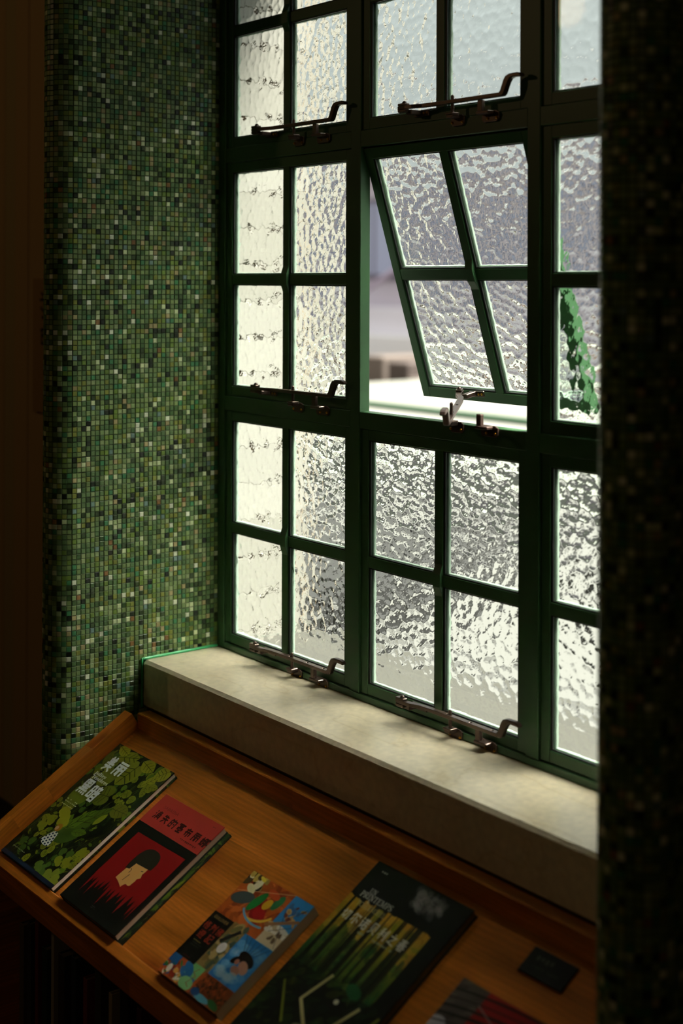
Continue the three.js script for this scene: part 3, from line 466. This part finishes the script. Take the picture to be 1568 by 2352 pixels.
    blot(0.16, 0.22, 0.15, 0.055, -0.3, '#3f4a48'); blot(0.46, 0.24, 0.17, 0.075, 0.9, '#8a1414'); blot(0.5, 0.26, 0.1, 0.05, 0.4, '#a01818'); blot(0.36, 0.19, 0.055, 0.10, 0.35, '#1d7a34'); blot(0.6, 0.12, 0.05, 0.07, 0.2, '#2c7a48'); blot(0.5, 0.17, 0.05, 0.05, 0.4, '#c79a1c'); blot(0.48, 0.08, 0.1, 0.03, 0.2, '#b8481c');
    c.strokeStyle = '#d6b23c'; c.lineWidth = W * 0.03; c.beginPath(); c.moveTo(W * 0.40, H * 0.335); c.quadraticCurveTo(W * 0.6, H * 0.33, W * 0.68, H * 0.24); c.stroke(); c.strokeStyle = '#5c9cc0'; c.lineWidth = W * 0.022; c.beginPath(); c.moveTo(W * 0.28, H * 0.28); c.quadraticCurveTo(W * 0.42, H * 0.38, W * 0.66, H * 0.34); c.stroke();
    c.strokeStyle = '#d8b890'; c.lineWidth = 3; c.beginPath(); c.moveTo(W * 0.02, H * 0.19); c.lineTo(W * 0.72, H * 0.0); c.stroke();
    // blue sky panel with rigging, sand below
    rect(0.715, 0, 0.285, 0.44, '#2f86c4'); rect(0.715, 0.27, 0.285, 0.17, '#cdb994'); for (let i = 0; i < 16; i++) blot(0.72 + r() * 0.28, 0.26 + r() * 0.06, 0.05, 0.018, 0, ['#d8d0c0', '#e4dccb', '#c0ab84'][i % 3]); for (let i = 0; i < 20; i++) blot(0.76 + r() * 0.2, 0.06 + r() * 0.14, 0.02 + r() * 0.03, 0.008 + r() * 0.015, r() * 3, ['#b98a4a', '#c9a060', '#7a3a2a', '#3c6a9c'][i % 4]); for (let i = 0; i < 8; i++) blot(0.84 + r() * 0.1, 0.31 + r() * 0.07, 0.03, 0.012, r() * 3, '#6b5236');
    c.strokeStyle = '#3a3440'; c.lineWidth = 4; for (const [a, b, d, e] of [[.74, .12, .98, .42], [.98, .05, .74, .3], [.76, .33, .98, .22]]) { c.beginPath(); c.moveTo(a * W, b * H); c.lineTo(d * W, e * H); c.stroke(); } c.strokeStyle = '#9a6a44'; c.lineWidth = W * 0.035; c.beginPath(); c.moveTo(W * 0.66, H * 0.30); c.lineTo(W, H * 0.16); c.stroke();
    // middle band
    rect(0.33, 0.40, 0.23, 0.40, '#8c7440'); for (let i = 0; i < 40; i++) blot(0.34 + r() * 0.2, 0.4 + r() * 0.4, 0.02 + r() * 0.05, 0.01 + r() * 0.03, r() * 3, ['#6f6a3c', '#a8905a', '#4a5a4a', '#7c6434'][i % 4]); c.strokeStyle = '#1c1c1a'; c.lineWidth = W * 0.045; c.beginPath(); c.moveTo(W * 0.36, H * 0.58); c.lineTo(W * 0.50, H * 0.44); c.stroke(); blot(0.45, 0.61, 0.055, 0.045, 0.3, '#cfcac6');
    rect(0.555, 0.43, 0.445, 0.38, '#2a78b4'); for (let i = 0; i < 60; i++) { c.globalAlpha = 0.25; blot(0.57 + r() * 0.4, 0.5 + r() * 0.3, 0.05, 0.03, 0, ['#3c8cc8', '#7ab0d0', '#a8c4d4'][i % 3]); } c.globalAlpha = 1; c.strokeStyle = '#20303c'; c.lineWidth = 4; for (let i = 0; i < 6; i++) { c.beginPath(); c.moveTo(W * (0.60 + i * 0.075), H * 0.435); c.lineTo(W * (0.74 + i * 0.018), H * 0.57); c.stroke(); }
    blot(0.82, 0.585, 0.13, 0.045, 0.25, '#1c1410'); blot(0.72, 0.62, 0.07, 0.03, -0.6, '#1c1410'); blot(0.86, 0.645, 0.085, 0.04, 0.5, '#b8846a'); blot(0.80, 0.69, 0.07, 0.03, 0.3, '#a8745c'); blot(0.74, 0.63, 0.03, 0.022, 0.4, '#b07058'); for (let i = 0; i < 14; i++) { c.globalAlpha = 0.4; blot(0.62 + r() * 0.26, 0.72 + r() * 0.06, 0.06, 0.022, 0, '#9cb8c4'); } c.globalAlpha = 1;
    // lower strip
    for (let i = 0; i < 60; i++) blot(r() * 0.32, 0.82 + r() * 0.16, 0.015 + r() * 0.05, 0.008 + r() * 0.02, r() * 3, ['#1f5a8c', '#b4501c', '#d8a04a', '#8c2c14', '#e0d8c4', '#2c7a3c'][i % 6]); rect(0, 0.82, 0.14, 0.07, '#1d5a90'); blot(0.36, 0.90, 0.14, 0.045, 0.2, '#2c6a9c'); rect(0.30, 0.80, 0.20, 0.10, '#6fae6a'); blot(0.42, 0.955, 0.10, 0.05, 0.1, '#7cb878'); blot(0.32, 0.86, 0.10, 0.035, 0.5, '#256a9c');
    rect(0.54, 0.81, 0.46, 0.19, '#7c3c18'); for (let i = 0; i < 60; i++) blot(0.55 + r() * 0.44, 0.82 + r() * 0.12, 0.018, 0.01, r() * 3, ['#3c1c0c', '#9c4c1c', '#5a2a10'][i % 3]); blot(0.72, 0.975, 0.12, 0.025, 0, '#5aa0b4'); blot(0.9, 0.965, 0.09, 0.025, 0.2, '#2c6a34'); blot(0.6, 0.96, 0.06, 0.03, 0, '#1c4a7a'); c.strokeStyle = '#8c2418'; c.lineWidth = 5; c.beginPath(); c.moveTo(W * 0.44, H * 0.82); c.lineTo(W * 0.40, H * 0.86); c.lineTo(W * 0.46, H * 0.88); c.lineTo(W * 0.42, H * 0.95); c.lineTo(W * 0.48, H * 0.97); c.stroke();
    rect(0, 0.41, 0.33, 0.41, '#0c100c'); word(c, 'GULLIVER', W * 0.165, H * 0.447, H * 0.034, W * 0.23, '#b08a4a', 'sans-serif');
    [...'格列佛'].forEach((ch, i) => glyph(c, ch, W * (0.065 + i * 0.108), H * 0.53, W * 0.088, H * 0.068, W * 0.012, '#8c2c18')); [...'遊記'].forEach((ch, i) => glyph(c, ch, W * (0.095 + i * 0.14), H * 0.61, W * 0.1, H * 0.075, W * 0.012, '#8c2c18')); c.fillStyle = '#a08a3c'; c.fillRect(W * 0.06, H * 0.668, W * 0.12, 4); scribble(c, r, W * 0.07, H * 0.69, W * 0.16, 9, H * 0.01, '#333a30'); scribble(c, r, W * 0.07, H * 0.71, W * 0.14, 9, H * 0.01, '#333a30'); scribble(c, r, W * 0.10, H * 0.80, W * 0.12, 8, H * 0.01, '#5c1c14');
  },
  forest: (c, W, H) => {
    const r = rng(903); c.fillStyle = '#0c110c'; c.fillRect(0, 0, W, H);
    const gr = c.createLinearGradient(0, H * 0.2, 0, H * 0.62); gr.addColorStop(0, '#c08a20'); gr.addColorStop(0.35, '#9c8a20'); gr.addColorStop(0.75, '#466020'); gr.addColorStop(1, '#14240f'); c.fillStyle = gr; c.fillRect(0, H * 0.2, W * 0.87, H * 0.45);
    for (let i = 0; i < 150; i++) { c.globalAlpha = 0.5; c.fillStyle = ['#b4861f', '#c8a03c', '#6c7a1c', '#8c641c', '#a09020'][i % 5]; c.beginPath(); c.ellipse(r() * W * 0.86, H * (0.21 + r() * 0.18), W * (0.01 + r() * 0.035), H * (0.01 + r() * 0.03), 0, 0, 7); c.fill(); } for (let i = 0; i < 160; i++) { c.fillStyle = ['#2c4a1c', '#5a6a1c', '#1c3a1c', '#4a6424', '#1f5a2c'][i % 5]; c.beginPath(); c.ellipse(r() * W, H * (0.38 + r() * 0.26), W * (0.01 + r() * 0.03), H * (0.012 + r() * 0.04), 0, 0, 7); c.fill(); } c.globalAlpha = 1;
    for (let i = 0; i < 26; i++) { const x = r() * W * 0.9, w = W * (0.004 + r() * 0.022); c.globalAlpha = 0.85; c.fillStyle = ['#14180e', '#201c10', '#0c140c'][i % 3]; c.beginPath(); c.moveTo(x, H * 0.18); c.lineTo(x + w, H * 0.18); c.lineTo(x + w * 1.4, H * (0.55 + r() * 0.1)); c.lineTo(x - w * 0.4, H * (0.55 + r() * 0.1)); c.fill(); } c.globalAlpha = 1;
    c.fillStyle = '#0a0f0b'; c.fillRect(0, 0, W, H * 0.17); for (let i = 0; i < 22; i++) { c.beginPath(); c.ellipse(W * i / 21, H * 0.175, W * 0.05, H * (0.02 + r() * 0.02), 0, 0, 7); c.fill(); } c.fillRect(W * 0.86, 0, W * 0.14, H);
    for (let i = 0; i < 46; i++) { c.globalAlpha = 0.28; c.fillStyle = ['#8a8480', '#a09a98', '#5c5854', '#b4aeb0'][i % 4]; c.beginPath(); c.ellipse(W * (0.66 + (r() - 0.5) * 0.26), H * (0.075 + (r() - 0.5) * 0.09), W * (0.02 + r() * 0.06), H * (0.01 + r() * 0.022), r(), 0, 7); c.fill(); } c.globalAlpha = 1;
    c.fillStyle = '#0c120c'; c.fillRect(0, H * 0.6, W, H * 0.4); for (let i = 0; i < 160; i++) { c.globalAlpha = 0.45; c.fillStyle = ['#24401a', '#3c5a1c', '#5a641c', '#123018', '#1f4a26'][i % 5]; c.beginPath(); c.ellipse(r() * W, H * (0.58 + r() * 0.42), W * (0.01 + r() * 0.05), H * (0.006 + r() * 0.016), -0.5, 0, 7); c.fill(); } c.globalAlpha = 1;
    c.strokeStyle = '#c0b47a'; c.lineWidth = W * 0.026; c.lineJoin = 'round'; c.beginPath(); c.moveTo(W * 0.42, H * 0.57); c.lineTo(W * 0.335, H * 0.73); c.lineTo(W * 0.52, H * 0.82); c.lineTo(W * 0.66, H * 0.83); c.lineTo(W * 0.80, H * 0.63); c.stroke(); c.lineWidth = W * 0.02; c.strokeStyle = '#7c8426'; c.beginPath(); c.moveTo(W * 0.86, H * 0.86); c.lineTo(W * 0.98, H * 0.62); c.stroke(); c.beginPath(); c.moveTo(W * 0.10, H * 0.70); c.lineTo(W * 0.34, H * 0.86); c.stroke(); c.fillStyle = '#d8d4b8'; c.beginPath(); c.ellipse(W * 0.60, H * 0.66, W * 0.022, H * 0.012, 0, 0, 7); c.fill(); c.fillStyle = '#1f5a30'; c.beginPath(); c.ellipse(W * 0.66, H * 0.585, W * 0.08, H * 0.03, 0.3, 0, 7); c.fill(); c.fillStyle = '#9a9478'; c.beginPath(); c.ellipse(W * 0.56, H * 0.85, W * 0.13, H * 0.03, 0.1, 0, 7); c.fill();
    const wh = '#cfcdc2'; word(c, 'UN', W * 0.175, H * 0.150, H * 0.036, W * 0.07, wh); word(c, 'PRINTEMPS', W * 0.255, H * 0.18, H * 0.042, W * 0.34, wh); word(c, 'À', W * 0.20, H * 0.205, H * 0.024, W * 0.03, wh); word(c, 'TCHERNOBYL', W * 0.27, H * 0.229, H * 0.036, W * 0.30, '#b8a878');
    [...'切尔诺贝利之春'].forEach((ch, i) => glyph(c, ch, W * (0.115 + i * 0.1), H * 0.30, W * 0.082, H * 0.062, W * 0.010, wh)); scribble(c, r, W * 0.32, H * 0.35, W * 0.36, 16, H * 0.010, '#9aa48a'); scribble(c, r, W * 0.10, H * 0.043, W * 0.07, 3, H * 0.012, wh);
  },
  tangle: (c, W, H) => {
    const r = rng(904); c.fillStyle = '#5a5048'; c.fillRect(0, 0, W, H); for (let i = 0; i < 90; i++) { c.globalAlpha = 0.5; c.fillStyle = ['#4a4038', '#7a7068', '#342c26', '#8c8078'][i % 4]; c.beginPath(); c.ellipse(r() * W * 0.6, r() * H, W * 0.06, H * 0.012, -0.5 + r() * 0.3, 0, 7); c.fill(); } c.globalAlpha = 1;
    c.fillStyle = '#a01414'; c.beginPath(); c.moveTo(W * 0.32, 0); c.lineTo(W, 0); c.lineTo(W, H * 0.20); c.lineTo(W * 0.3, H * 0.34); c.fill(); c.fillStyle = '#c4c0c8'; c.beginPath(); c.ellipse(W * 0.06, H * 0.31, W * 0.1, H * 0.05, -0.3, 0, 7); c.fill(); c.beginPath(); c.ellipse(W * 0.98, H * 0.2, W * 0.12, H * 0.05, 0.3, 0, 7); c.fill();
    c.strokeStyle = '#1c1814'; for (let i = 0; i < 9; i++) { c.lineWidth = 4 + r() * 8; c.beginPath(); c.moveTo(0, H * (0.08 + i * 0.055)); c.quadraticCurveTo(W * 0.4, H * (0.02 + i * 0.05), W, H * (-0.03 + i * 0.05 + r() * 0.04)); c.stroke(); } c.strokeStyle = '#9a8a80'; c.lineWidth = 5; c.beginPath(); c.moveTo(W * 0.3, H * 0.1); c.lineTo(W * 0.7, H * 0.2); c.lineTo(W, H * 0.25); c.stroke();
  },
};
function makeBook(label, art, x, t, h0, w, l, th, opt) {     // lies on the slope: x, t its upper left corner, h0 how high its underside is
  const b = thing(group('book'), label, 'book', opt.group); slopeFrame(b, x, t, h0);
  const cv = opt.soft ? 0.0006 : 0.0024, cb = opt.board ?? cv, lip = opt.soft ? 0 : 0.0018;
  const tex = canvasTexture(opt.px ?? 700, Math.round((opt.px ?? 700) * l / w), coverArt[art]), face = std({ map: tex, roughness: opt.rough ?? 0.42 });
  const cover = (y0, y1, mat) => { const g = box(0, w, y0, y1, 0, l, 0.0004), p = g.attributes.position, u = g.attributes.uv; for (let i = 0; i < p.count; i++) u.setXY(i, p.getX(i) / w, 1 - p.getZ(i) / l); return mesh(mat === face ? 'front_cover' : 'back_cover', g, mat, b); };
  cover(th - cv, th, face);
  cover(0, cb, opt.back);
  mesh('page_block', box(cv, w - lip, cb, th - cv, lip, l - lip, 0.0004), opt.pages ?? M.paper, b);
  mesh('spine', box(0, cv, cb, th - cv, 0, l, 0.0003), opt.spine ?? opt.back, b);
  return b;
}
const leafBoard = std({ map: canvasTexture(400, 560, coverArt.leaves), roughness: 0.45 }), cloth = (c) => std({ color: c, roughness: 0.6 });
makeBook('large book with pale title characters on a green leafy cover, against the wooden rim', 'garden', 0.0095, 0.0495, 0.0002, 0.226, 0.3185, 0.0155, { px: 900, board: 0.005, back: leafBoard, group: 'books laid out on the slope' });
makeBook('leafy green book lying mostly hidden underneath the red and black book', 'leaves', 0.2865, 0.0985, 0.0002, 0.2135, 0.2695, 0.0055, { px: 300, back: cloth(0x12251a), pages: cloth(0x1a2418), group: 'books laid out on the slope' });
makeBook('black book with a red title band and a dark-haired profile on a red panel', 'red', 0.2805, 0.0985, 0.0059, 0.211, 0.2695, 0.0155, { px: 800, back: cloth(0x14211a), pages: std({ color: 0xb89c84, roughness: 0.85 }), group: 'books laid out on the slope' });
makeBook('thick paperback covered in a bright blue, orange and red collage of pictures', 'collage', 0.640, 0.140, 0.0002, 0.178, 0.228, 0.0195, { px: 760, soft: true, back: cloth(0x5a4022), pages: std({ color: 0x8c7450, roughness: 0.85 }), group: 'books laid out on the slope' });
makeBook('large dark hardback with a green and golden forest on its cover', 'forest', 0.8545, 0.0145, 0.0002, 0.234, 0.353, 0.0155, { px: 800, back: cloth(0x10140e), pages: std({ color: 0x5a4426, roughness: 0.85 }), group: 'books laid out on the slope' });
makeBook('grey and red book cut off at the bottom below the black card', 'tangle', 1.1530, 0.1125, 0.0002, 0.178, 0.255, 0.010, { px: 420, soft: true, back: cloth(0x3a332c), group: 'books laid out on the slope' });
{
  const c = thing(group('label_card'), 'small black card with faint grey writing lying at the top of the slope', 'card'); slopeFrame(c, 1.214, 0.0135, 0.0002); c.rotation.order = 'XYZ';
  const t = canvasTexture(256, 144, (g, W, H) => { g.fillStyle = '#0c110d'; g.fillRect(0, 0, W, H); const r = rng(905); scribble(g, r, W * 0.18, H * 0.34, W * 0.42, 4, H * 0.2, '#4a5040'); scribble(g, r, W * 0.22, H * 0.66, W * 0.6, 9, H * 0.1, '#343a2e'); });
  mesh('card_board', box(0, 0.0865, 0, 0.0035, 0, 0.0455, 0.0005), std({ color: 0x0c110d, roughness: 0.5 }), c);
  const g = new THREE.PlaneGeometry(0.085, 0.044).rotateX(-Math.PI / 2).translate(0.04325, 0.0037, 0.02275); mesh('card_print', g, std({ map: t, roughness: 0.5 }), c);
}

// ───────────────────────── books standing on the lower shelf ─────────────────────────
{
  const rows = [[0x5a4a30, 'tan', 0.02, 0.23], [0x2e2c2a, 'charcoal', 0.016, 0.245], [0x6b1f18, 'dark red', 0.014, 0.265], [0x20301f, 'deep green', 0.022, 0.22], [0x9a9484, 'pale grey', 0.012, 0.272], [0x33261c, 'brown', 0.026, 0.235], [0x1f2a3a, 'navy', 0.018, 0.25], [0x7a3020, 'brick red', 0.016, 0.228], [0x3c3a2a, 'olive', 0.024, 0.262], [0xa09070, 'beige', 0.012, 0.24], [0x16181a, 'black', 0.03, 0.27], [0x4a1f2a, 'maroon', 0.016, 0.255]];
  let x = 0.03; const shelfPages = std({ color: 0x5a4c3a, roughness: 0.9 });
  rows.forEach(([c, word_, w, h]) => {
    const b = thing(group('book'), `${word_} book standing spine out on the dark shelf beneath the sloping top`, 'book', 'books standing on the lower shelf'); b.position.set(x, 0.1201, 0.36);
    const m = cloth(c); mesh('cover', merge([box(0, w, 0, h, 0.178, 0.18, 0.0006), box(0, 0.0022, 0, h, 0, 0.1785, 0.0005), box(w - 0.0022, w, 0, h, 0, 0.1785, 0.0005)]), m, b); mesh('page_block', box(0.0022, w - 0.0022, 0.003, h - 0.003, 0.004, 0.178, 0.0004), shelfPages, b);
    x += w + 0.018 + (x > 0.2 ? 0.012 : 0);
  });
}

// ───────────────────────── sign on the brown wall ─────────────────────────
{
  const s = thing(group('wall_sign'), 'narrow tan upright sign with dark characters on the brown wall behind the mosaic pier', 'sign'); s.position.set(-1.036, 1.284, 0.0005);
  const t = canvasTexture(160, 460, (g, W, H) => {
    g.fillStyle = '#a07c46'; g.fillRect(0, 0, W, H); g.strokeStyle = '#14160e'; g.lineWidth = 10;
    for (const p of [[64, 46, 88, 58], [56, 72, 128, 64], [62, 96, 84, 112], [92, 62, 92, 130], [70, 132, 128, 130], [60, 176, 130, 170], [66, 196, 124, 192], [72, 178, 70, 222], [96, 172, 96, 230], [120, 176, 122, 222], [66, 222, 128, 220]]) { g.beginPath(); g.moveTo(p[0], p[1]); g.lineTo(p[2], p[3]); g.stroke(); }
    g.fillStyle = '#4a3a20'; g.fillRect(84, 398, 34, 6); g.fillRect(84, 410, 26, 5);
  });
  mesh('sign_board', box(0, 0.133, 0, 0.383, 0, 0.01, 0.0015), std({ color: 0xa07c46, roughness: 0.7 }), s);
  const p = new THREE.PlaneGeometry(0.128, 0.378).translate(0.0665, 0.1915, 0.0104); mesh('sign_print', p, std({ map: t, roughness: 0.7 }), s);
}

// ───────────────────────── unseen ceiling lamps, out of view, placed to lift the dark interior ─────────────────────────
for (const [x, z, power, where] of [[-1.5, 2.7, 0.16, 'over the left of the room'], [3.35, 3.3, 0.11, 'over the right of the room']]) {
  const l = thing(group('unseen_ceiling_lamp'), 'unseen round warm ceiling lamp, out of view, lifting the dark interior from ' + where, 'lamp', 'unseen ceiling lamps of the room'); l.position.set(x, RM.h, z);
  mesh('unseen_lamp_base', cyl(0.09, 0.03, 0, -0.016, 0), std({ color: 0x3a3026, roughness: 0.5 }), l);
  mesh('unseen_lamp_globe', new THREE.SphereGeometry(0.08, 24, 16).translate(0, -0.1, 0), std({ color: 0xfff0d0, emissive: 0xffd79c, emissiveIntensity: 0.2, roughness: 0.5 }), l);
  const p = new THREE.PointLight(0xffd79c, power); p.position.set(0, -0.1, 0); p.castShadow = true; p.shadow.radius = 4; l.add(p);
}

renderer.render(scene, camera);
